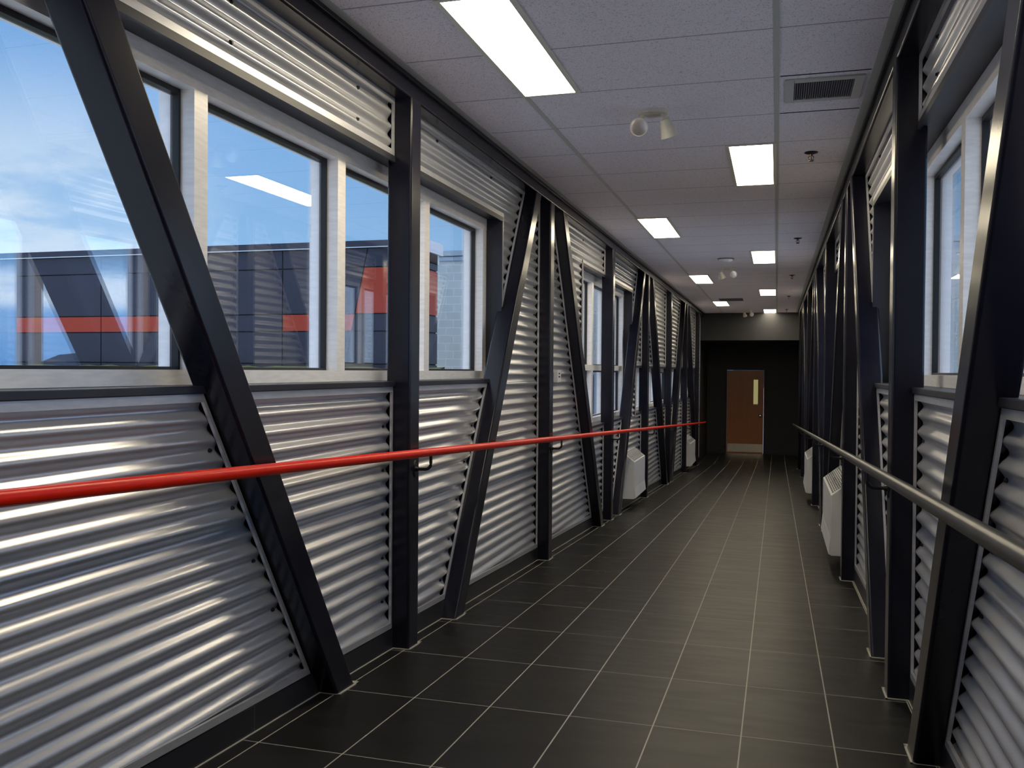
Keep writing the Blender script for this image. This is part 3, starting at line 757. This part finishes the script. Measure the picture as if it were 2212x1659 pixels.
mb = MB(); mb.box(-30, XR_ - .25, YB - .06, YB + .3, 2.355 + H, 2.47 + H); mb.build('roof_edge', 'charcoal_cladding', o)
mb = MB(); mb.box(-30, XR_ - .25, YB - .07, YB - .02, 2.335 + H, 2.352 + H); mb.build('flashing', 'flashing', o)
mb = MB(); mb.box(XR_ - .25, XR_ + .05, YB - .07, 17.3, 2.30 + H, 2.53 + H); mb.build('white_fascia', 'white_coping', o)
mb = MB(); mb.box(XR_ - .3, XR_ - .0, YB + .0, 17.2, 2.10 + H, 2.30 + H); mb.build('soffit_board', 'white_coping', o)

def wing(x0, x1, label):
    o = thing('block_building', ((x0 + x1) / 2, 22, -6), label, 'building')
    mb = MB(); mb.box(x0, x1, 21.8, 26, -6, 2.78 + H); mb.build('block_wall', 'concrete_block', o)
    mb = MB(); mb.box(x0 - .02, x1 + .02, 21.76, 26, 2.78 + H, 2.88 + H); mb.box(x0 - .04, x1 + .04, 21.73, 26, 2.90 + H, 3.03 + H); mb.build('coping', 'pale_blue_frame', o)
    mb = MB(); mb.box(x0, x1, 21.9, 26, 2.88 + H, 2.90 + H); mb.build('coping_joint', 'cladding_joint', o)
    return o
wl = wing(-12, -1.93, 'pale concrete block building at the bridge end, left side')
wing(0.74, 10.5, 'pale concrete block building at the bridge end, right side')
mb = MB(); mb.box(-4.85, -4.19, 21.75, 21.80, -2.0 + H, -.03 + H); fr = mb.build('window', 'pale_blue_frame', wl)
mb = MB(); mb.box(-4.78, -4.29, 21.735, 21.752, -1.95 + H, -.10 + H); mb.build('pane', 'dark_window', fr)

mb = MB(); nx = 60; rows = [(14.2, -.6), (15.0, -.12), (15.6, .0), (15.97, .02)]
vid = {}
for i in range(nx + 1):
    x = -24 + 18 * i / nx
    for j, (y, z) in enumerate(rows):
        vid[i, j] = len(mb.v); mb.v.append((x, y, z + H + random.uniform(-.02, .03)))
    vid[i, 4] = len(mb.v); mb.v.append((x, 15.97, -6)); vid[i, 5] = len(mb.v); mb.v.append((x, 14.0, -6))
for i in range(nx):
    for j in range(6):
        a, b_ = j, (j + 1) % 6
        mb.f.append((vid[i, a], vid[i + 1, a], vid[i + 1, b_], vid[i, b_]))
tag(mb.build('grass_bank', 'grass', smooth=40), 'strip of green grass below the charcoal building', 'grass', kind='stuff')
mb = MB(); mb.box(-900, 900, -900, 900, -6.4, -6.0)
tag(mb.build('ground', 'bounce_ground'), 'pale open ground outside the bridge', 'ground', kind='structure')
mb = MB(); N = 160; R = 420
pts = []
for i in range(N + 1):
    a = math.radians(-20 + 130 * i / N); h_ = 3.2 + 2.2 * math.sin(i * .31) + 1.5 * math.sin(i * .83 + 1) + random.uniform(-.5, .5)
    pts.append((R * math.cos(a), R * math.sin(a), max(1.2, h_)))
for p, q in zip(pts, pts[1:]):
    mb.hexa([(p[0], p[1], -6), (q[0], q[1], -6), (q[0] * 1.1, q[1] * 1.1, -6), (p[0] * 1.1, p[1] * 1.1, -6)],
            [(p[0], p[1], p[2]), (q[0], q[1], q[2]), (q[0] * 1.1, q[1] * 1.1, q[2]), (p[0] * 1.1, p[1] * 1.1, p[2])])
tag(mb.build('tree_line', 'hazy_woods', weld=True), 'distant bluish line of woods on the right horizon', 'woods', kind='stuff')
